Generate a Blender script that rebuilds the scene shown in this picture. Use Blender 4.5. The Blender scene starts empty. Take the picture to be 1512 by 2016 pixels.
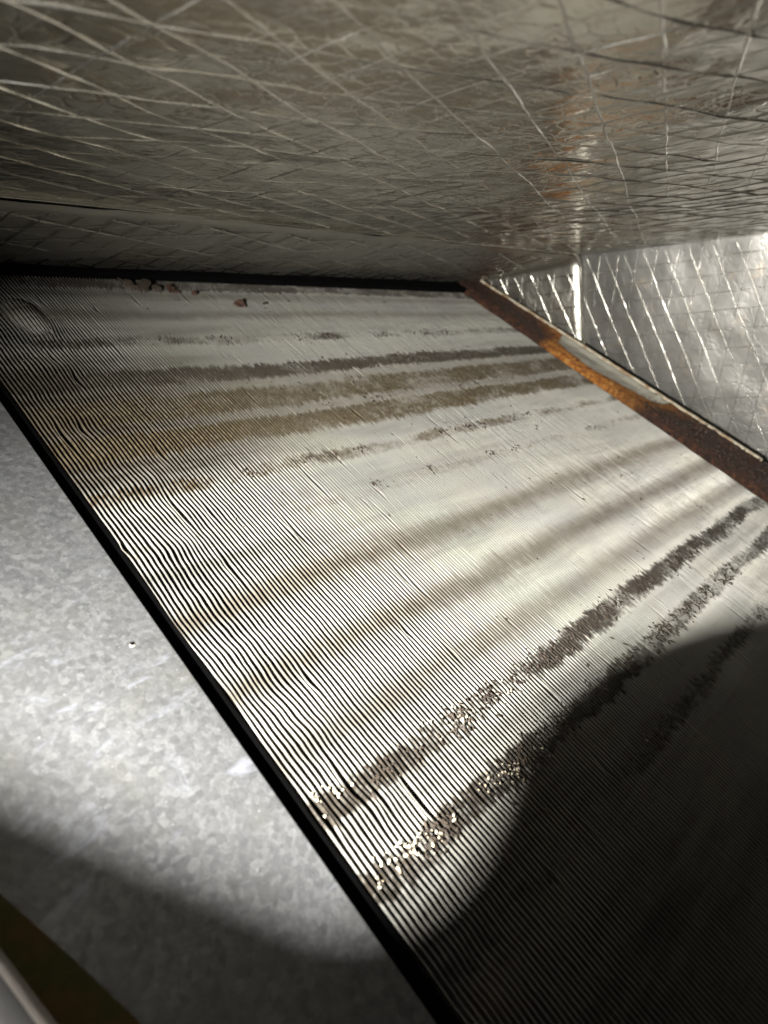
import bpy, bmesh, math, random
from mathutils import Vector, Matrix, noise
random.seed(7)
sc = bpy.context.scene
col = sc.collection

# ---------------------------------------------------------------- frame of reference
S = 0.17                      # metres per unit (lens to fin face distance)
ZOFF = 0.30
CX = Vector((0.68026209, -0.21217178, 0.70158864))   # cabinet axes seen from the camera (right, down, forward)
CY = Vector((-0.73224136, -0.15408064, 0.66338657))
CZ = Vector((-0.03265068, -0.96500896, -0.26017617))
ANG = math.radians(30.93)
FV = Vector((0, math.cos(ANG), math.sin(ANG)))        # along a fin, up the slope
NV = Vector((0, -math.sin(ANG), math.cos(ANG)))       # out of the coil face
def W(p): return Vector((p[0]*S, p[1]*S, p[2]*S + ZOFF))
def CP(x, v, n=0.0): return Vector((x, 0, 0)) + FV*v + NV*(n-1.0)   # coil coordinates -> cabinet units

# ---------------------------------------------------------------- camera
cd = bpy.data.cameras.new('camera'); cam = bpy.data.objects.new('camera', cd); col.objects.link(cam)
cd.sensor_fit = 'VERTICAL'; cd.sensor_height = 36; cd.sensor_width = 27; cd.lens = 22.9
cd.clip_start = 0.002; cd.clip_end = 20
right = Vector((CX[0], CY[0], CZ[0])); up = -Vector((CX[1], CY[1], CZ[1])); back = -Vector((CX[2], CY[2], CZ[2]))
m = Matrix.Identity(4)
for i in range(3): m[i][0] = right[i]; m[i][1] = up[i]; m[i][2] = back[i]
m.translation = W((0, 0, 0))
cam.matrix_world = m
cd.dof.use_dof = True; cd.dof.focus_distance = 0.27; cd.dof.aperture_fstop = 12.0
sc.camera = cam
sc.render.resolution_x = 768; sc.render.resolution_y = 1024

# ---------------------------------------------------------------- world, light, exposure
w = bpy.data.worlds.new('World'); sc.world = w; w.use_nodes = True
w.node_tree.nodes['Background'].inputs[0].default_value = (1.0, 0.86, 0.72, 1)
w.node_tree.nodes['Background'].inputs[1].default_value = 0.035
LPOS = Vector((-0.60, 0.40, -0.11))
ld = bpy.data.lights.new('torch_light', 'SPOT'); ld.spot_size = math.radians(107); ld.spot_blend = 1.0; ld.shadow_soft_size = 0.00065; ld.energy = 36
ld.color = (1.0, 0.97, 0.90)
lo = bpy.data.objects.new('torch_light', ld); col.objects.link(lo); lo.location = W(LPOS)
lo.rotation_euler = (CP(2.3, 0.28) - LPOS).to_track_quat('-Z', 'Y').to_euler()
sc.view_settings.view_transform = 'Standard'; sc.view_settings.look = 'None'
sc.view_settings.exposure = 0; sc.view_settings.gamma = 1
sc.cycles.max_bounces = 8; sc.cycles.glossy_bounces = 5; sc.cycles.diffuse_bounces = 0

# ---------------------------------------------------------------- helpers
def link(name, me, mat=None, parent=None, smooth=True):
    o = bpy.data.objects.new(name, me); col.objects.link(o)
    if mat is not None and not me.materials: me.materials.append(mat)
    if parent is not None: o.parent = parent
    if smooth:
        for p in me.polygons: p.use_smooth = True
    return o
def mesh(verts, faces, name='m'):
    me = bpy.data.meshes.new(name); me.from_pydata([tuple(v) for v in verts], [], faces); me.update(); return me
def tag(o, label, cat, group=None, kind=None):
    if label: o['label'] = label
    if cat: o['category'] = cat
    if group: o['group'] = group
    if kind: o['kind'] = kind
    return o
def empty(name, loc=(0, 0, 0), rot=(0, 0, 0)):
    o = bpy.data.objects.new(name, None); o.empty_display_size = 0.02; col.objects.link(o)
    o.location = loc; o.rotation_euler = rot; return o
def box_mesh(x0, x1, y0, y1, z0, z1, bev=0.0):
    bm = bmesh.new()
    bmesh.ops.create_cube(bm, size=1)
    for v in bm.verts:
        v.co = Vector((x0+(v.co.x+.5)*(x1-x0), y0+(v.co.y+.5)*(y1-y0), z0+(v.co.z+.5)*(z1-z0)))
    if bev: bmesh.ops.bevel(bm, geom=bm.edges[:], offset=bev, segments=2, affect='EDGES', profile=.6)
    me = bpy.data.meshes.new('box'); bm.to_mesh(me); bm.free(); return me
def sm(a, b, x):
    t = max(0, min(1, (x-a)/(b-a))); return t*t*(3-2*t)
def nz(x, y=0, z=0): return noise.noise(Vector((x, y, z)))

class NT:
    def __init__(s, name):
        s.m = bpy.data.materials.new(name); s.m.use_nodes = True; s.t = s.m.node_tree
        s.b = s.t.nodes['Principled BSDF']
    def n(s, typ, **kw):
        nd = s.t.nodes.new(typ)
        for k, v in kw.items():
            if k == 'ins':
                for a, b in v.items(): s.put(nd.inputs[a], b)
            else: setattr(nd, k, v)
        return nd
    def put(s, sock, v):
        if isinstance(v, bpy.types.NodeSocket): s.t.links.new(v, sock)
        else: sock.default_value = v
    def math(s, op, a, b=0.0, c=0.0, clamp=False):
        nd = s.n('ShaderNodeMath', operation=op, use_clamp=clamp)
        for i, v in enumerate((a, b, c)): s.put(nd.inputs[i], v)
        return nd.outputs[0]
    def noise(s, vec, scale, detail=3, rough=.55, dist=0.0):
        nd = s.n('ShaderNodeTexNoise'); s.put(nd.inputs['Vector'], vec)
        nd.inputs['Scale'].default_value = scale; nd.inputs['Detail'].default_value = detail
        nd.inputs['Roughness'].default_value = rough; nd.inputs['Distortion'].default_value = dist
        return nd.outputs['Fac']
    def mapping(s, vec, scale=(1, 1, 1), rot=(0, 0, 0), loc=(0, 0, 0)):
        nd = s.n('ShaderNodeMapping'); s.put(nd.inputs['Vector'], vec)
        nd.inputs['Scale'].default_value = scale; nd.inputs['Rotation'].default_value = rot; nd.inputs['Location'].default_value = loc
        return nd.outputs[0]
    def ramp(s, fac, stops, interp='LINEAR'):
        nd = s.n('ShaderNodeValToRGB'); s.put(nd.inputs[0], fac); r = nd.color_ramp; r.interpolation = interp
        while len(r.elements) > 1: r.elements.remove(r.elements[-1])
        for i, (p, c) in enumerate(stops):
            e = r.elements[0] if i == 0 else r.elements.new(p)
            e.position = p; e.color = (c, c, c, 1) if isinstance(c, (int, float)) else (*c, 1)
        return nd.outputs[0]
    def mix(s, fac, a, b, blend='MIX'):
        nd = s.n('ShaderNodeMix', data_type='RGBA', blend_type=blend)
        s.put(nd.inputs[0], fac)
        for i, v in ((6, a), (7, b)):
            s.put(nd.inputs[i], v if isinstance(v, bpy.types.NodeSocket) else (*v, 1))
        return nd.outputs[2]
    def smooth(s, x, a, b):
        nd = s.n('ShaderNodeMapRange', interpolation_type='SMOOTHSTEP')
        s.put(nd.inputs[0], x); s.put(nd.inputs[1], a); s.put(nd.inputs[2], b); return nd.outputs[0]
    def bump(s, h, strength, dist, normal=None):
        nd = s.n('ShaderNodeBump'); s.put(nd.inputs['Height'], h)
        nd.inputs['Strength'].default_value = strength; nd.inputs['Distance'].default_value = dist
        if normal is not None: s.put(nd.inputs['Normal'], normal)
        return nd.outputs[0]
    def set(s, **kw):
        nm = {'col': 'Base Color', 'rough': 'Roughness', 'metal': 'Metallic', 'nor': 'Normal', 'spec': 'Specular IOR Level', 'coat': 'Coat Weight'}
        for k, v in kw.items():
            if isinstance(v, tuple) and len(v) == 3: v = (*v, 1)
            s.put(s.b.inputs[nm[k]], v)
        return s.m
    def obj(s):
        return s.n('ShaderNodeTexCoord').outputs['Object']

# ---------------------------------------------------------------- materials
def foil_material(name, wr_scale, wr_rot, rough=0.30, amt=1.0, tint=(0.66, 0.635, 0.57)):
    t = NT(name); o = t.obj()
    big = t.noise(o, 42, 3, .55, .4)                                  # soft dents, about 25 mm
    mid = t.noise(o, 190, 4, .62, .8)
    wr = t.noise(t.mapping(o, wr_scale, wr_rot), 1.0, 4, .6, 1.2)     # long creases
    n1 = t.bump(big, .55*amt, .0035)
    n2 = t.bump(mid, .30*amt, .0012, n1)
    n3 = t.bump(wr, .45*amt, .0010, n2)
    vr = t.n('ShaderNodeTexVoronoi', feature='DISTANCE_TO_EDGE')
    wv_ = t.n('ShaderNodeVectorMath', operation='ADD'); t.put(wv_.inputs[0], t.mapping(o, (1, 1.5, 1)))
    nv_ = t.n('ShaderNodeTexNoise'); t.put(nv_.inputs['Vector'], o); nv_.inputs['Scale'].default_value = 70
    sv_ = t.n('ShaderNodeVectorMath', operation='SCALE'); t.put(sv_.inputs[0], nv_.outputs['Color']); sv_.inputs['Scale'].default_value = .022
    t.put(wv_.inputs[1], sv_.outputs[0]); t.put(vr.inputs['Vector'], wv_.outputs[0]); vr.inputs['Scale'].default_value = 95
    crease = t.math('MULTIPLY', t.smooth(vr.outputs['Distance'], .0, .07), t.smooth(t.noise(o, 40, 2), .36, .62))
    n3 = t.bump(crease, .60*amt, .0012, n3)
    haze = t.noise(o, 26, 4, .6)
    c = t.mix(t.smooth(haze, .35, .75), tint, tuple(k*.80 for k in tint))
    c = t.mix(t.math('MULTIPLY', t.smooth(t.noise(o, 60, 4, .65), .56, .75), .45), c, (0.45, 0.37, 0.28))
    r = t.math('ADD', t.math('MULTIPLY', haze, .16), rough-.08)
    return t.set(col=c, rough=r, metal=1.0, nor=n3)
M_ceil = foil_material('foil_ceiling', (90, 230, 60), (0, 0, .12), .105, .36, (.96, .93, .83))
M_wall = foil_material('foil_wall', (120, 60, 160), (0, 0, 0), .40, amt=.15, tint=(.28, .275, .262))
M_liner = foil_material('foil_liner', (60, 300, 90), (0, 0, .2), .36, .30, (0.52, 0.50, 0.45))

def strand_material(name):
    t = NT(name); o = t.obj()
    h = t.noise(o, 900, 2, .5)
    return t.set(col=(0.70, 0.68, 0.62), rough=.24, metal=1.0, nor=t.bump(h, .4, .0004))
M_strand = strand_material('foil_strand')

def fin_material():
    t = NT('aluminium_fin'); o = t.obj()
    s = t.n('ShaderNodeSeparateXYZ'); t.put(s.inputs[0], o)
    x = t.math('DIVIDE', s.outputs[0], S); v = t.math('DIVIDE', s.outputs[1], S)
    wob = t.noise(t.mapping(o, (1/S*1.1, 0, 0)), 1.0, 3, .6)
    lo_ = t.noise(t.mapping(o, (2.6/S, 5/S, 0)), 1.0, 3, .6)
    jag = t.noise(t.mapping(o, (1/(.0108*S)*.9, 9/S, 0), loc=(1, 5, 2)), 1.0, 2, .6)
    vv0 = t.math('ADD', v, t.math('MULTIPLY', t.math('SUBTRACT', jag, .5), .060))
    vv = t.math('ADD', vv0, t.math('ADD', t.math('MULTIPLY', t.math('SUBTRACT', wob, .5), .05), t.math('MULTIPLY', t.math('SUBTRACT', lo_, .5), .035)))
    R0, R1 = -.6, 2.2
    f = t.math('DIVIDE', t.math('SUBTRACT', vv, R0), R1-R0)
    def P(q): return (q-R0)/(R1-R0)
    # hard deposits: (centre, half width, density), flat topped
    hard = [(-.075, .030, .62), (.078, .040, .90), (.214, .042, .95), (.87, .026, .55), (1.03, .036, .78), (1.205, .074, 1.0), (1.345, .084, .95), (1.492, .058, 1.05), (1.69, .040, .72), (2.08, .06, 1.0)]
    def bands(lst):
        st = [(0.0, 0.0)]
        for c, hw, d in lst: st += [(P(c-hw), 0.0), (P(c-hw*.55), d), (P(c+hw*.55), d), (P(c+hw), 0.0)]
        return t.ramp(f, st, 'LINEAR')
    patch = t.noise(t.mapping(o, (3.2/S, 6/S, 0), loc=(4, 2, 0)), 1.0, 4, .65)
    pk = t.smooth(patch, .30, .64)
    d_patchy = t.math('MULTIPLY', bands([hard[0], hard[3], hard[4], hard[8]]), t.math('ADD', t.math('MULTIPLY', pk, .95), .18))
    d_solid = t.math('MULTIPLY', bands([hard[1], hard[2], hard[5], hard[6], hard[7], hard[9]]), t.math('ADD', t.math('MULTIPLY', pk, .38), .66))
    dens = t.math('ADD', d_patchy, d_solid)
    sp = t.noise(t.mapping(o, (1/(.0108*S)*.85, 48/S, 6/S)), 1.0, 4, .75)
    sp2 = t.noise(t.mapping(o, (20/S, 16/S, 0), loc=(9, 1, 3)), 1.0, 3, .6)
    spk = t.math('ADD', t.math('MULTIPLY', sp, .6), t.math('MULTIPLY', sp2, .4))
    thr = t.math('SUBTRACT', .84, t.math('MULTIPLY', dens, .60))
    hardm = t.smooth(t.math('SUBTRACT', spk, thr), -.20, .26)
    colr = t.ramp(f, [(0, (.012, .009, .006)), (P(.35), (.014, .010, .006)), (P(.95), (.045, .030, .014)), (P(1.15), (.038, .027, .012)), (P(1.40), (.035, .026, .013)), (P(1.46), (.022, .017, .011)), (1, (.05, .042, .035))])
    # soft stain; the lower bands paint in shading from the fins' corrugation
    soft = [(.33, .06, .55), (.48, .06, .72), (.66, .065, .78), (.86, .05, .10), (1.33, .28, .55), (1.86, .05, .45), (2.0, .05, .40)]
    st = [(0.0, 0.0)]
    for c, hw, d in soft: st += [(P(c-hw), 0.0), (P(c), d), (P(c+hw), 0.0)]
    sden = t.math('MULTIPLY', t.ramp(f, st, 'EASE'), t.math('ADD', t.math('MULTIPLY', sp2, .9), .55))
    alu = t.mix(t.smooth(lo_, .35, .7), (.40, .390, .348), (.34, .336, .318))
    spots = t.smooth(t.noise(t.mapping(o, (1/(.0108*S)*.5, 26/S, 0), loc=(3, 7, 1)), 1.0, 2, .5), .70, .80)
    film = t.noise(t.mapping(o, (.9/S, 9/S, 0), loc=(6, 2, 5)), 1.0, 5, .68, .3)
    film2 = t.noise(t.mapping(o, (5/S, 30/S, 0), loc=(1, 8, 2)), 1.0, 4, .7)
    fm = t.math('MULTIPLY', t.smooth(t.math('ADD', t.math('MULTIPLY', film, .7), t.math('MULTIPLY', film2, .3)), .44, .66), .62)
    left = t.math('SUBTRACT', 1.25, t.math('MULTIPLY', t.smooth(x, .6, 2.2), .65))
    alu = t.mix(t.math('MULTIPLY', fm, left, clamp=True), alu, (.165, .158, .142))
    c = t.mix(sden, alu, (.120, .100, .074))
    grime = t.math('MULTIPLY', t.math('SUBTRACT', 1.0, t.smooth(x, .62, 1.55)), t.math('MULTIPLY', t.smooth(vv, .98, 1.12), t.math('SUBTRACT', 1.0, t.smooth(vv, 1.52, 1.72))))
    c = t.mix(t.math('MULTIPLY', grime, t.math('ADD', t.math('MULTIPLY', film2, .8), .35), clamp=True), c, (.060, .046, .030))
    c = t.mix(t.math('MULTIPLY', spots, .75), c, (.12, .10, .08))
    colv = t.mix(t.smooth(t.noise(t.mapping(o, (1/(.0108*S)*.8, 55/S, 0), loc=(2, 3, 8)), 1.0, 3, .7), .42, .70), colr, t.mix(.5, colr, t.ramp(f, [(0, (.038, .028, .017)), (P(.8), (.045, .032, .018)), (P(1.1), (.125, .098, .052)), (P(1.42), (.115, .092, .054)), (P(1.47), (.055, .044, .030)), (1, (.08, .07, .055))])))
    c = t.mix(hardm, c, colv)
    met = t.math('MULTIPLY', t.math('SUBTRACT', 1.0, hardm), .45)
    rgh = t.math('ADD', t.math('MULTIPLY', hardm, .32), .48)
    nb = t.bump(t.noise(t.mapping(o, (60/S, 60/S, 60/S)), 1.0, 3, .6), .35, .0004)
    return t.set(col=c, metal=met, rough=rgh, nor=nb)
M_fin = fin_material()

def galv_material():
    t = NT('galvanised_sheet'); o = t.obj()
    vo = t.n('ShaderNodeTexVoronoi'); t.put(vo.inputs['Vector'], t.mapping(o, (1, 1, 1), (0, 0, .6))); vo.inputs['Scale'].default_value = 520
    spang = t.n('ShaderNodeSeparateColor'); t.put(spang.inputs[0], vo.outputs['Color'])
    a = t.noise(o, 560, 5, .66, .6); b = t.noise(o, 60, 4, .6); cc = t.noise(o, 1100, 2, .5)
    base = t.ramp(t.math('ADD', t.math('MULTIPLY', a, .75), t.math('MULTIPLY', spang.outputs[0], .25)), [(.30, (.062, .0637, .067)), (.50, (.083, .085, .0895)), (.70, (.122, .125, .129))])
    base = t.mix(t.math('MULTIPLY', t.smooth(b, .45, .75), .35), base, (.085, .085, .073))
    # pale bluish smears
    sme = t.noise(t.mapping(o, (26, 60, 1), (0, 0, .5)), 1.0, 5, .7, 1.5)
    base = t.mix(t.math('MULTIPLY', t.smooth(sme, .55, .70), .7), base, (.17, .177, .21))
    fl = t.noise(o, 1500, 1, .5)
    base = t.mix(t.math('MULTIPLY', t.smooth(fl, .765, .785), .8), base, (.35, .35, .37))
    r = t.math('ADD', t.math('MULTIPLY', spang.outputs[1], .18), .42)
    return t.set(col=base, rough=r, metal=.35, nor=t.bump(cc, .25, .0002))
M_galv = galv_material()

def plain(name, c, rough=.6, metal=0.0, bs=0, bd=.0005, bst=.4, c2=None, ns=80):
    t = NT(name); o = t.obj(); nn = t.noise(o, ns, 4, .6)
    cc = t.mix(t.smooth(nn, .35, .68), c, c2 if c2 else tuple(k*.7 for k in c))
    kw = dict(col=cc, rough=rough, metal=metal)
    if bs: kw['nor'] = t.bump(t.noise(o, bs, 4, .6), bst, bd)
    return t.set(**kw)
M_black = plain('near_black', (.0018, .0018, .002), 1.0, 0, 500)  # near black: painted shade for the plate gap, also rail and hole
M_black.node_tree.nodes['Principled BSDF'].inputs['Specular IOR Level'].default_value = .04
M_dark = plain('dark_steel', (.05, .048, .045), .5, .6, 400, c2=(.03, .02, .015))
M_tube = plain('dull_tube', (.45, .40, .34), .35, .8, 300)
M_grain = plain('mineral_grain', (.50, .45, .36), .35, 0, 2500, .0003, c2=(.36, .29, .19), ns=700)
M_dirt = plain('dirt_clump', (.05, .035, .024), .75, 0, 2500, .0003, c2=(.022, .016, .012), ns=500)
M_rustchip = plain('rust_flake', (.055, .022, .011), .85, 0, 1800, .0004, c2=(.022, .011, .007), ns=500)
M_gasket = plain('olive_gasket', (.34, .22, .085), .85, 0, 700, .0006, c2=(.16, .17, .06), ns=110)
M_flange = plain('grey_flange', (.032, .031, .031), .6, .2, 600, .0002, c2=(.024, .0235, .0235), ns=120)
M_edge = plain('pale_edge', (.26, .23, .203), .5, .1)
M_shade = plain('black_panel', (.012, .012, .012), .9)
M_back = plain('dark_back', (.030, .028, .025), .8, 0, 200)

M_lip = plain('flange_lip', (.46, .42, .33), .6, .1, 600, .0004, c2=(.22, .13, .06), ns=140)
M_bead = plain('wet_bead', (.05, .025, .015), .06, 0)
M_bead.node_tree.nodes['Principled BSDF'].inputs['Specular IOR Level'].default_value = .8
def rust_material():
    t = NT('rusted_flange'); o = t.obj()
    s = t.n('ShaderNodeSeparateXYZ'); t.put(s.inputs[0], o)
    x = t.math('DIVIDE', s.outputs[0], S); v = t.math('DIVIDE', s.outputs[1], S)
    wid = t.math('ADD', t.math('MULTIPLY', t.math('SUBTRACT', 2.18, v), .062), .235)
    u = t.math('DIVIDE', t.math('SUBTRACT', x, 3.172), wid)
    wig = t.math('MULTIPLY', t.math('SUBTRACT', t.noise(t.mapping(o, (5/S, 5/S, 0)), 1.0, 4, .65), .5), .42)
    fine = t.math('MULTIPLY', t.math('SUBTRACT', t.noise(o, 700, 4, .7), .5), .34)
    bnd = t.ramp(t.math('DIVIDE', v, 2.4), [(0, 1.7), (.24, 1.6), (.33, 1.15), (.40, .50), (.48, .34), (.56, .30), (.62, .42), (.66, 1.05), (.72, 1.5), (1, 1.6)], 'EASE')
    d = t.math('SUBTRACT', t.math('ADD', u, t.math('ADD', wig, fine)), bnd)
    cream = t.smooth(d, -.02, .06)
    halo = t.smooth(d, -.85, -.05)
    nn = t.math('ADD', t.math('MULTIPLY', t.math('SUBTRACT', t.noise(o, 210, 7, .80, .6), .5), 2.1), .5, clamp=True)
    darkr = t.ramp(nn, [(.30, (.010, .004, .003)), (.50, (.032, .012, .006)), (.66, (.075, .026, .010)), (.8, (.13, .055, .022))])
    orange = t.ramp(nn, [(.28, (.14, .040, .009)), (.48, (.40, .14, .020)), (.62, (.56, .25, .045)), (.8, (.66, .44, .18))])
    vo = t.ramp(t.math('DIVIDE', v, 2.4), [(0, 0), (.30, .05), (.38, .55), (.45, 1), (.62, .9), (.72, .35), (1, .12)])
    rust = t.mix(t.math('MULTIPLY', halo, vo), darkr, orange)
    crm = t.mix(t.smooth(t.noise(o, 120, 4, .6), .4, .7), (.56, .54, .45), (.48, .45, .37))
    speck = t.math('MULTIPLY', t.smooth(t.noise(o, 1100, 2, .5), .63, .70), t.math('SUBTRACT', 1.0, t.smooth(d, .0, .38)))
    crm = t.mix(speck, crm, (.22, .085, .02))
    c = t.mix(cream, rust, crm)
    wet = t.ramp(t.math('DIVIDE', v, 2.4), [(0, 1), (.34, .9), (.42, 0), (.66, 0), (.75, .35), (1, .4)])
    wetm = t.math('MULTIPLY', wet, t.smooth(t.noise(o, 900, 2, .6), .60, .68))
    rg = t.math('SUBTRACT', .80, t.math('MULTIPLY', wetm, .66))
    hb = t.math('ADD', t.math('MULTIPLY', nn, .6), t.math('MULTIPLY', t.noise(o, 900, 3, .6), .4))
    hb = t.math('MULTIPLY', hb, t.math('SUBTRACT', 1.0, t.math('MULTIPLY', cream, .9)))
    return t.set(col=c, rough=rg, nor=t.bump(hb, 1.0, .0022), spec=.35)
M_rust = rust_material()

# ---------------------------------------------------------------- foil surfaces
def ceil_z(x, y):
    p = .010*nz(x*2.3, y*2.9, 1.7) + .0045*nz(x*7, y*8, 4.1) + .0022*nz(x*15, y*17, 6.1)
    return .345 + .0133*x + p*sm(1.85, 1.2, y)
def ceil_pt(a, b): return Vector((a, b, ceil_z(a, b)))
def wall_pt(a, b):                       # a = depth y, b = height z
    x = 3.60 - .16*(b+.12) + .006*nz(a*3.1, b*3.7, 9.2) + .0028*nz(a*9, b*9, 2.2)
    return Vector((x, a, b))
def grid(fn, a0, a1, b0, b1, na, nb):
    vs = []; fs = []
    for i in range(na+1):
        for j in range(nb+1):
            vs.append(W(fn(a0+(a1-a0)*i/na, b0+(b1-b0)*j/nb)))
    for i in range(na):
        for j in range(nb):
            k = i*(nb+1)+j; fs.append((k, k+nb+1, k+nb+2, k+1))
    return vs, fs
def sheet(name, fn, off, a0, a1, b0, b1, na, nb, mat, parent=None):
    vs, fs = grid(fn, a0, a1, b0, b1, na, nb)
    n = len(vs); o = Vector(off)*S
    vs2 = [v+o for v in vs]; fs2 = [tuple(reversed([k+n for k in f])) for f in fs]
    rim = []
    def idx(i, j): return i*(nb+1)+j
    loop = [idx(i, 0) for i in range(na+1)] + [idx(na, j) for j in range(1, nb+1)] + [idx(i, nb) for i in range(na-1, -1, -1)] + [idx(0, j) for j in range(nb-1, 0, -1)]
    for q in range(len(loop)):
        a, b = loop[q], loop[(q+1) % len(loop)]; rim.append((b, a, a+n, b+n))
    return link(name, mesh(vs+vs2, fs+fs2+rim), mat, parent)

PROF = [(-1.0, -.25), (-.5, .10), (-.22, .62), (0, 1.0), (.22, .62), (.5, .10), (1.0, -.25)]
def strand(fn, nrm, p0, p1, parent, wid=.0085, hgt=.0036, mat=M_strand, seed=0.0, step=.022, grow=0.0):
    """raised scrim thread under the foil along a straight line of the sheet's own (a, b) coordinates"""
    a0, b0 = p0; a1, b1 = p1
    L = math.hypot(a1-a0, b1-b0); n = max(4, int(L/step))
    ta, tb = (a1-a0)/L, (b1-b0)/L; pa, pb = -tb, ta
    vs = []; fs = []
    for i in range(n+1):
        s_ = L*i/n
        wob = .0055*nz(s_*5, seed, .3) + .0018*nz(s_*24, seed, 5.3)
        hh = hgt*(.72 + .75*nz(s_*13, seed, 8.8) + .5*nz(s_*41, seed, 1.8))
        hh = max(hgt*.12, hh)*(1+grow*sm(.55, 1.05, a0+ta*s_))
        fade = sm(-.35, .1, nz(s_*2.2, seed, 3.1))*.6+.4
        for q, hq in PROF:
            d = wob + q*wid
            P = fn(a0+ta*s_+pa*d, b0+tb*s_+pb*d)
            vs.append(W(P + nrm*(hh*fade*hq if hq > 0 else hgt*hq)))
        if i:
            k = (i-1)*7
            for j in range(6): fs.append((k+j, k+7+j, k+8+j, k+1+j))
    return link('scrim_strand', mesh(vs, fs), mat, parent)
def clip(a, b, ta, tb, A0, A1, B0, B1):
    t0, t1 = -1e9, 1e9
    for p, d, lo2, hi in ((a, ta, A0, A1), (b, tb, B0, B1)):
        if abs(d) < 1e-9:
            if p < lo2 or p > hi: return None
            continue
        u0, u1 = (lo2-p)/d, (hi-p)/d
        if u0 > u1: u0, u1 = u1, u0
        t0, t1 = max(t0, u0), min(t1, u1)
    if t1-t0 < .06: return None
    return (a+ta*t0, b+tb*t0), (a+ta*t1, b+tb*t1)
def scrim(fn, nrm, parent, dirs, dom, amp=None, **kw):
    A0, A1, B0, B1 = dom
    for k, (ang, sp, ph) in enumerate(dirs):
        ta, tb = math.cos(math.radians(ang)), math.sin(math.radians(ang)); pa, pb = -tb, ta
        cs = [pa*a+pb*b for a in (A0, A1) for b in (B0, B1)]
        i = math.floor((min(cs)-ph)/sp)
        while ph+i*sp < max(cs):
            c = ph+i*sp + .006*math.sin(i*7.3+k); kk = dict(kw); kk['hgt'] = kw['hgt']*(amp[k] if amp else 1)
            r = clip(pa*c, pb*c, ta, tb, A0, A1, B0, B1)
            if r: strand(fn, nrm, r[0], r[1], parent, seed=k*37.7+i*3.31, **kk)
            i += 1

ceil = sheet('ceiling', ceil_pt, (0, 0, .05), -.55, 3.50, -.45, 2.55, 150, 110, M_ceil)
ceil['kind'] = 'structure'
scrim(ceil_pt, Vector((0, 0, -1)), ceil, [(20, .1053, .556*math.cos(.349)-.8*math.sin(.349)), (-20, .120, .885*math.cos(.349)+.5*math.sin(.349)), (94, .0870, -.862)], (-.5, 3.46, -.4, 1.765), amp=(1, .85, .6), wid=.0036, hgt=.0022, step=.016, grow=.7)
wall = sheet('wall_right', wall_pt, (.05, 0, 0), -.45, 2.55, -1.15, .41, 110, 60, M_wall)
wall['kind'] = 'structure'
scrim(wall_pt, Vector((-1, 0, 0)), wall, [(-2.5, .0860, .025), (67, .0985, .995*math.sin(math.radians(67))*-1 - .085*math.cos(math.radians(67))*-1), (100, .1035, -.995)], (.35, 1.90, -.80, .37), amp=(.8, 1, 1.5), wid=.0023, hgt=.0018, step=.011)

# ---------------------------------------------------------------- liner: padded foil board along the back of the ceiling and down the wall
RC = .055; YF = 1.775; YB = 2.42
def liner_profile(s):
    """path in x-z: along the ceiling, round the corner, down the wall; s in 0..1"""
    xt = 3.455; L1 = xt-RC+.55; L2 = RC*math.pi/2; L3 = .62; T = L1+L2+L3; d = s*T
    if d < L1: x = -.55+d; return x, .318+.0165*x, 0.0
    if d < L1+L2:
        a = (d-L1)/RC; return xt-RC+RC*math.sin(a), .318+.0165*xt-RC+RC*math.cos(a), a
    q = d-L1-L2; return xt+q*.20, .318+.0165*xt-RC-q, math.pi/2
def liner_pt(s, y):
    x, z, a = liner_profile(s)
    k = (y-YF)/(YB-YF)
    nx, nz_ = -math.sin(a), -math.cos(a)
    drop = .085*k*math.cos(a)
    lip = .010*(1-sm(0, .05, k))**2
    b = .006*nz(s*18, y*6, 3.3) + .003*nz(s*50, y*16, 5.5)
    return Vector((x+nx*(b-lip), y, z-drop+nz_*(b-lip)))
NS, NY = 260, 34
vs = []; fs = []
for i in range(NS+1):
    for j in range(NY+1):
        y = YF+(YB-YF)*(j/NY)**1.5
        vs.append(W(liner_pt(i/NS, y)))
for i in range(NS):
    for j in range(NY):
        k = i*(NY+1)+j; fs.append((k, k+NY+1, k+NY+2, k+1))
liner = empty('insulation_liner', W((1.5, YF, .34)))
liner.matrix_world.translation = W((1.5, YF, .34))
tag(liner, 'thin foil faced insulation board lining the back of the ceiling turning down the wall', 'insulation')
bpy.context.view_layer.update()
def rel(vl): return [v-W((1.5, YF, .34)) for v in vl]
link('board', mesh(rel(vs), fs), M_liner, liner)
# folded front edge: a few stacked foil layers
for q, (o0, o1, yy) in enumerate(((-.002, .008, .000), (.011, .019, .006), (.022, .030, .003), (.033, .043, .008))):
    vv = []; ff = []
    for i in range(NS+1):
        x, z, a = liner_profile(i/NS)
        n = Vector((math.sin(a), 0, math.cos(a)))
        j = .002*nz(i*.21, q*3.3, 1.1)
        g = 1-.75*math.cos(a)**2          # thinner along the ceiling than down the wall
        for off, dy in ((o0, 0.012), (o0, -.002+yy*.2), ((o0+o1)/2, -.006+yy*.2), (o1, -.002+yy*.2), (o1, .012)):
            vv.append(W(Vector((x, YF+dy+j, z)) + n*(off*g+.014)))
    for i in range(NS):
        for j in range(4): k = i*5+j; ff.append((k, k+1, k+6, k+5))
    link('folded_edge', mesh(rel(vv), ff), M_strand, liner)
def linerB(a, b):   # a = y, b = z on the wall leg
    x = 3.455+.20*(.318+.0165*3.455-RC-b)
    return Vector((x-.002, a, b)) + Vector((-1, 0, 0))*(.004*nz(a*9, b*9, 1.4))
def rel_scrim(before):
    for o in [c for c in liner.children if c not in before]:
        o.data.transform(Matrix.Translation(-W((1.5, YF, .34))))
bf = set(liner.children)
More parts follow.
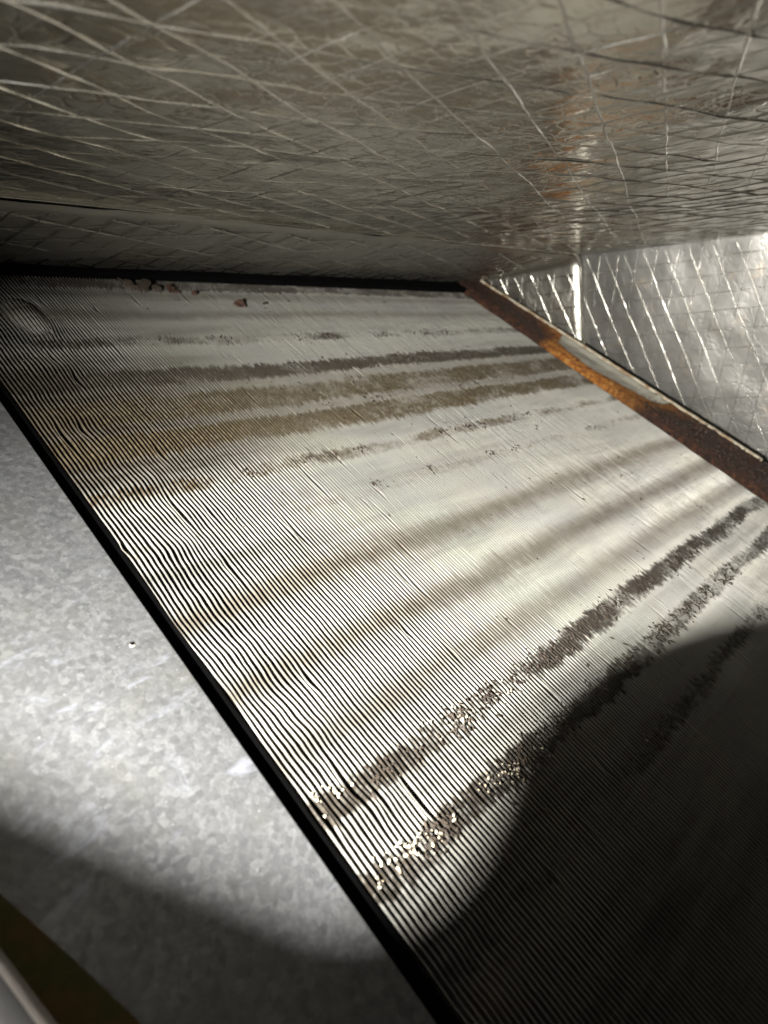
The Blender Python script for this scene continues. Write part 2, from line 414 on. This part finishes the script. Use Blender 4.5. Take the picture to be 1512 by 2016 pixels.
scrim(linerB, Vector((-1, 0, 0)), liner, [(-2.5, .0860, .025), (67, .0985, -.883), (100, .1035, -.995)], (YF+.01, 2.36, -.20, .30), wid=.0023, hgt=.0018, step=.011)
def linerA(a, b):   # a = x, b = y on the ceiling leg
    k = (b-YF)/(YB-YF)
    return Vector((a, b, .318+.0165*a-.085*k - .002))
scrim(linerA, Vector((0, 0, -1)), liner, [(20, .1053, .246), (-20, .120, 1.003), (94, .0870, -.862)], (-.2, 3.36, YF+.04, 2.36), wid=.0075, hgt=.0028, step=.03)
rel_scrim(bf)
# dark back of the cabinet behind the coil
bk = link('wall_back', box_mesh(-.7*S, 3.75*S, 2.46*S, 2.50*S, -1.2*S+ZOFF, .42*S+ZOFF), M_back, None, False); bk['kind'] = 'structure'

# ---------------------------------------------------------------- coil
coil = empty('evaporator_coil', W(CP(0, 0, 0)), (ANG, 0, 0))
tag(coil, 'sloping slab coil of fine parallel aluminium fins crossed by brown dirt bands', 'coil')
PITCH = .0108; X0, X1 = .562, 3.168
NF = int((X1-X0)/PITCH)
TUBES = [.02+.16*k for k in range(-3, 14)]
DENTS = [(.66, .857, .045, .05, .016), (.655, .342, .05, .035, .011), (.663, .181, .05, .03, .010), (.64, .467, .05, .04, -.010), (.73, 1.076, .06, .05, .012), (.66, 1.282, .05, .05, -.012), (.70, 1.578, .07, .06, .014), (.77, 1.845, .045, .09, .040), (.60, .66, .07, .10, -.012), (.9, .55, .10, .06, .006), (1.35, 1.09, .12, .05, .006), (1.9, 1.93, .03, .10, .008)]
def fin_dx(x, v):
    near = math.exp(-(x-.56)/.24)*(.25+.75*sm(.56, .64, x))
    d = .0040*near*nz(v*9.0, x*2.6, .7) + .0036*near*nz(v*21, x*6.0, 3.7) + .0012*nz(v*6.5, x*5.5, 7.7) + .0011*nz(v*48, x*37, 2.7)*(.25+near)
    for (dx_, dv, sx, sv, am) in DENTS:
        e = ((x-dx_)/sx)**2+((v-dv)/sv)**2
        if e < 9: d += am*math.exp(-e)*.55
    return d
KINK = {}
for _ in range(190):
    KINK.setdefault(random.randrange(0, 241), []).append((random.uniform(-.1, 2.05), random.uniform(.012, .055), random.choice((-1, 1))*random.uniform(.0025, .0065)))
def make_fin(x, i):
    kk = KINK.get(i, [])
    vend = 2.125+.006*nz(x*14, 3.3)
    v0 = -.62
    step = .011 if x < 1.0 else (.018 if x < 1.7 else .03)
    n = int((vend-v0)/step); th = .0007; D = .075
    vs = []; fs = []
    for k in range(n+1):
        v = v0+(vend-v0)*k/n
        d = fin_dx(x, v) + sum(am*math.exp(-((v-kv)/ks)**2) for kv, ks, am in kk)
        lean = .004*nz(v*3, x*9, 6.1) + .006*math.sin(2*math.pi*(v-.02)/.16)*(.6+.9*nz(v*1.7, x*1.3, 4.8))
        h = .0016*nz(v*14, x*60, 9.4) + .004*math.exp(-(x-.56)/.2)*nz(v*6, x*4, 2.9)
        for (sx, n_) in ((-th, -D), (-th*1.1, -.004), (-th*.9, h), (th*.9, h), (th*1.1, -.004), (th, -D)):
            vs.append(Vector((x+d+lean*(n_/D)+sx, v, n_+(0 if n_ > -.01 else 0)))*S)
    for k in range(n):
        for j in range(5): a = k*6+j; fs.append((a, a+1, a+7, a+6))
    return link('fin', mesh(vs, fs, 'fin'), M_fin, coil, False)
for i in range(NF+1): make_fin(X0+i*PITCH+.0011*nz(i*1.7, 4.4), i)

def cyl_x(x0, x1, v, n, r, seg=14):
    vs = []; fs = []
    for xx in (x0, x1):
        for k in range(seg):
            a = 2*math.pi*k/seg; vs.append(Vector((xx, v+r*math.cos(a), n+r*math.sin(a)))*S)
    for k in range(seg): fs.append((k, (k+1) % seg, seg+(k+1) % seg, seg+k))
    fs.append(tuple(range(seg-1, -1, -1))); fs.append(tuple(range(seg, 2*seg)))
    return mesh(vs, fs, 'tube')
for v in TUBES: link('tube', cyl_x(.60 if v < 1.5 else .80, 3.17, v, -.046, .028), M_tube, coil)
link('core', box_mesh(.50*S, 3.3*S, -.7*S, 2.2*S, -.16*S, -.078*S), M_back, coil, False)
# added black strip: paints in the shade of the gap between plate and first fin
vs = []; fs = []
for k in range(201):
    v = -.75+2.95*k/200
    wv = .003*nz(v*7, .5)+.0012*nz(v*31, 1.5)
    for xx, n_ in ((.46, -.05), (.48, -.012), (.52, -.006+.002*nz(v*11, 2)), (.551+wv*.4, .002), (.557+wv*.4, -.004), (.557+wv*.4, -.08)):
        vs.append(Vector((xx, v, n_))*S)
    if k:
        for j in range(5): a = (k-1)*6+j; fs.append((a, a+1, a+7, a+6))
link('gap_shade_strip', mesh(vs, fs), M_black, coil)
# rusted side flange
vs = []; fs = []; NU, NVv = 18, 460
for k in range(NVv+1):
    v = -.65+2.85*k/NVv
    wd = .235+(2.18-v)*.062
    for j in range(NU+1):
        u = j/NU
        n_ = .012+.018*sm(0, .25, u)+.012*sm(.7, 1, u) + .006*nz(v*22, u*3, 1.2)*(1 if v < 1 else .5)+.0045*nz(v*70, u*14, 5.2)*(1 if v < .95 or v > 1.6 else .3)+.003*nz(v*150, u*30, 7.2)*(1 if v < .95 or v > 1.6 else .2)
        if j == 0: n_ = -.03
        vs.append(Vector((3.172+.004*nz(v*18, 6.6)+wd*u+.004*nz(v*9, u, 3)*(j > 0), v, n_))*S)
    b = k*(NU+1+1)
    vs.append(Vector((3.172+wd, v, -.12))*S)
for k in range(NVv):
    for j in range(NU+1): a = k*(NU+2)+j; fs.append((a, a+1, a+NU+3, a+NU+2))
vs2 = []; fs2 = []
for k in range(161):
    v = .35+1.83*k/160; wd = .235+(2.18-v)*.062
    for (du, dn) in ((-.010, .040), (-.007, .050), (.002, .052), (.006, .046), (.006, .0)):
        vs2.append(Vector((3.172+wd+du+.003*nz(v*14, 8.8), v, dn+.002*nz(v*30, 4.1)))*S)
    if k:
        for j in range(4): a = (k-1)*5+j; fs2.append((a, a+1, a+6, a+5))
link('flange_lip', mesh(vs2, fs2), M_lip, coil)
bm = bmesh.new()
for _ in range(330):
    v = random.choice((random.uniform(-.1, .95), random.uniform(.0, .7), random.uniform(1.65, 2.1))); u = random.uniform(.06, .95)
    if v > 1.6 and random.random() < .6: continue
    r = random.uniform(.0022, .0058)*(1 if v < 1 else .7); wd = .235+(2.18-v)*.062
    q = bmesh.ops.create_icosphere(bm, subdivisions=1, radius=r*S)
    for vv_ in q['verts']: vv_.co = Vector((vv_.co.x, vv_.co.y*random.uniform(.9, 1.3), vv_.co.z*.8)) + Vector((3.172+wd*u, v, .037+.012*sm(.7, 1, u)))*S
me = bpy.data.meshes.new('water_beads'); bm.to_mesh(me); bm.free()
wb = link('water_beads', me, M_bead, coil); tag(wb, 'tiny wet beads glinting on the dark rust', None, kind='stuff')
fl = link('side_flange', mesh(vs, fs), M_rust, coil); fl['label'] = 'rust eaten steel side flange with pale bare patch beside the foil wall'
# crushed, bulging patch of fins near the plate end
vs = []; fs = []; NA, NB = 96, 30
for a in range(NA+1):
    for b in range(NB+1):
        p, q = -1+2*a/NA, -1+2*b/NB
        r2 = p*p+q*q; hgt_ = math.sqrt(max(0, 1-min(1, r2)))
        x = .735+.075*p+.020*q*q; v = 1.855+.135*q
        rib = .0065*math.sin(p*.075/.0054*math.pi)*hgt_
        vs.append(Vector((x, v, -.040+.050*hgt_+rib))*S)
for a in range(NA):
    for b in range(NB): k = a*(NB+1)+b; fs.append((k, k+NB+1, k+NB+2, k+1))
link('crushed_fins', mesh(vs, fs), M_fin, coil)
# dark rail along the top
link('top_rail', box_mesh(.40*S, 3.42*S, 2.105*S, 2.22*S, -.05*S, .022*S, .004*S), M_black, coil, False)

# crumbs on the fins
def blob(bm, c, rx, ry, rz, rot, sub=1, jit=.35):
    r = bmesh.ops.create_icosphere(bm, subdivisions=sub, radius=1)
    m_ = Matrix.Rotation(rot, 4, 'Z') @ Matrix.Rotation(random.uniform(-.6, .6), 4, 'X')
    for v in r['verts']:
        q = v.co*(1+random.uniform(-jit, jit)); q = m_ @ Vector((q.x*rx, q.y*ry, q.z*rz)); v.co = (q+c)*S
def bmobj(name, bm, mat, parent):
    me = bpy.data.meshes.new(name); bm.to_mesh(me); bm.free(); return link(name, me, mat, parent, False)
bm = bmesh.new()
for (v0, xa, xb, num, spr) in ((.236, .565, .66, 16, .012), (.232, .66, 1.15, 15, .016), (.095, .568, .68, 26, .012), (.085, .68, .95, 34, .012), (.075, .95, 1.15, 10, .012)):
    cl = [random.uniform(xa, xb) for _ in range(max(3, num//4))]
    for _ in range(num):
        x = random.choice(cl)+random.gauss(0, .007); v = v0+random.gauss(0, spr)+(x-.56)*(-.03)
        s_ = random.uniform(.0013, .0034)
        blob(bm, Vector((x, v, .002)), s_, s_*random.uniform(.8, 1.6), s_*.8, random.uniform(0, 3))
g = bmobj('mineral_grains', bm, M_grain, coil); tag(g, 'white and cream mineral crumbs caught on the fin edges', None, kind='stuff')
bm = bmesh.new()
rows = [(.212, .60, 2.95, 620, .016), (.080, .62, 2.4, 460, .014), (-.078, 1.2, 2.4, 70, .010), (1.03, .9, 2.4, 110, .010), (.875, 1.0, 2.95, 50, .012), (1.69, .9, 2.9, 120, .014), (1.49, .9, 3.1, 260, .020), (1.30, .8, 3.0, 160, .06)]
for (v0, xa, xb, num, spr) in rows:
    cl = [random.uniform(xa, xb) for _ in range(max(4, num//9))]
    for _ in range(num):
        x = random.choice(cl)+random.gauss(0, .02)
        if x < xa or x > 3.15: continue
        v = v0+random.gauss(0, spr)
        s_ = random.uniform(.0011, .0028)
        blob(bm, Vector((x, v, .0008)), s_, s_*random.uniform(1.2, 3.2), s_*.6, random.uniform(-.3, .3))
for _ in range(160):
    x = random.uniform(.8, 3.1); v = random.uniform(-.1, 2.0); s_ = random.uniform(.0012, .0026)
    blob(bm, Vector((x, v, .0005)), s_, s_*random.uniform(1, 3.5), s_*.6, random.uniform(-.4, .4))
g = bmobj('dirt_clumps', bm, M_dirt, coil); tag(g, 'dark brown dirt clumps lodged between the fins', None, kind='stuff')

# loose rust flakes lying near the top
def flake(x, v, sx, sy, mat, label, bits=5):
    bm = bmesh.new()
    for q in range(bits):
        f_ = 1 if q == 0 else random.uniform(.35, .6)
        blob(bm, Vector((0 if q == 0 else random.uniform(-.8, .8)*sx, 0 if q == 0 else random.uniform(-.7, .7)*sy, 0)), sx*f_*.75, sy*f_*.75, .004, random.uniform(0, 3), 2, .30)
    me = bpy.data.meshes.new('rust_flake'); bm.to_mesh(me); bm.free()
    o = link('rust_flake', me, mat, None, False)
    o.location = W(CP(x, v, .003)); o.rotation_euler = (ANG, 0, 0)
    tag(o, label, 'rust flake', 'loose flakes on the fins')
flake(1.535, 1.930, .034, .024, M_rustchip, 'reddish brown rust flake lying alone on the upper fins')
flake(1.655, 1.938, .010, .012, M_dirt, 'tiny black crumb just beside the reddish flake', 3)
flake(1.20, 2.06, .070, .045, M_dirt, 'ragged dark scrap of debris against the top rail', 9)
flake(1.305, 2.035, .034, .026, M_rustchip, 'dull red rust scrap between the dark scrap and the small chip')
flake(1.385, 2.010, .016, .014, M_rustchip, 'smallest dull red rust chip near the top rail', 3)

# ---------------------------------------------------------------- galvanised plate at the side of the coil
plate = empty('galvanised_plate', W(CP(0, 0, 0)), (ANG, 0, 0))
tag(plate, 'flat mottled grey galvanised steel plate beside the fin edge', 'plate')
PE = .5145
link('sheet', box_mesh(-1.1*S, PE*S, -.9*S, 1.95*S, .008*S, .020*S, .002*S), M_galv, plate, False)
def disc(x, v, r, z, mat, name, par, seg=14, hgt=.002, jit=0):
    vs = []; fs = []
    for k in range(seg):
        a = 2*math.pi*k/seg; q = r*(1+random.uniform(-jit, jit)); vs.append(Vector((x+q*math.cos(a), v+q*math.sin(a), z))*S)
    for k in range(seg):
        a = 2*math.pi*k/seg; vs.append(Vector((x+.6*r*math.cos(a), v+.6*r*math.sin(a), z+hgt))*S)
    for k in range(seg): fs.append((k, (k+1) % seg, seg+(k+1) % seg, seg+k))
    fs.append(tuple(range(seg, 2*seg)))
    return link(name, mesh(vs, fs), mat, par)
k98 = .98
disc(.464*k98, .653*k98, .0052, .0202, M_edge, 'hole_rim', plate, hgt=.0015, jit=.2)
disc(.4645*k98, .655*k98, .0036, .0218, M_black, 'rivet_hole', plate, hgt=.0004)

# ---------------------------------------------------------------- opening frame at the lower left (close to the lens)
HN = .04
def lift(p): return p*(1-HN)
gr = empty('opening_frame', W(CP(0, 0, HN)), (ANG, 0, 0))
tag(gr, 'pale edged grey sheet metal flange with an olive brown strip along the cabinet opening', 'frame')
def strip(name, left, right_, z0, z1, mat, n=24):
    vs = []; fs = []
    for k in range(n+1):
        t_ = k/n
        def L(pl):
            q = t_*(len(pl)-1); i = min(int(q), len(pl)-2); f_ = q-i
            return pl[i][0]*(1-f_)+pl[i+1][0]*f_, pl[i][1]*(1-f_)+pl[i+1][1]*f_
        (xa, va), (xb, vb) = L(left), L(right_)
        for (x, v, z) in ((xa, va, z0), (xa, va, z1), ((xa+xb)/2, (va+vb)/2, z1+.002), (xb, vb, z1), (xb, vb, z0)):
            vs.append(Vector((x, v, z))*S)
    for k in range(n):
        for j in range(4): a = k*5+j; fs.append((a, a+1, a+6, a+5))
    return link(name, mesh(vs, fs), mat, gr, False)
def sc_(pl): return [(a*(1-HN), b*(1-HN)) for a, b in pl]
PALE = [(.070, .60), (.124, .309), (.145, .200), (.20, -.05)]
strip('olive_strip', sc_(PALE), sc_([(.085, .64), (.146, .370), (.185, .255), (.220, .141), (.28, -.12)]), -.02, .0, M_gasket)
strip('pale_edge', sc_([(.058, .585), (.113, .298), (.132, .193), (.185, -.05)]), sc_(PALE), .0, .006, M_edge)
strip('flange', sc_([(-.35, .585), (-.35, .300), (-.35, .195), (-.35, -.05)]), sc_([(.058, .585), (.113, .298), (.132, .193), (.185, -.05)]), -.01, .002, M_flange)

# ---------------------------------------------------------------- added unseen panel beside the light, cut to throw the shadow over the lower fins
def cast(x, v, n):
    p = CP(x, v, n); d = p-LPOS; t_ = -((LPOS.dot(NV))+1.0)/d.dot(NV)
    q = LPOS+d*t_; return q.x, q.dot(FV)
PB = [cast(a*(1-HN)-.075, b*(1-HN), HN+.004) for a, b in PALE]
OUT = [(.04, .800), (.182, .595), (.353, .343), (.53, .075), (.585, .030), (.66, .026), (.76, .050), (.90, .098), (1.136, .138), (1.40, .130), (1.663, .090), (2.0, .005), (2.274, -.080), (2.8, -.23), (3.6, -.5), (3.6, -1.6), (1.8, -1.6), (.6, -1.6), (PB[3][0]+.2, PB[3][1]-.9), PB[3], PB[2], PB[1], PB[0]]
print('OUT', OUT)
TT = .06
pts = [LPOS + (CP(a, b)-LPOS)*TT for a, b in OUT]
n = len(pts)
ctr = sum(pts, Vector())/n
vs = [W(p) for p in pts] + [W(LPOS+(p-LPOS)*1.07) for p in pts]
fs = [tuple(range(n-1, -1, -1)), tuple(range(n, 2*n))] + [(k, (k+1) % n, n+(k+1) % n, n+k) for k in range(n)]
pn = link('added_shade_panel', mesh(vs, fs), M_shade, None, False)
tag(pn, 'added unseen matt black panel beside the torch, rounded edge shaped to shade the lower fins', 'panel')
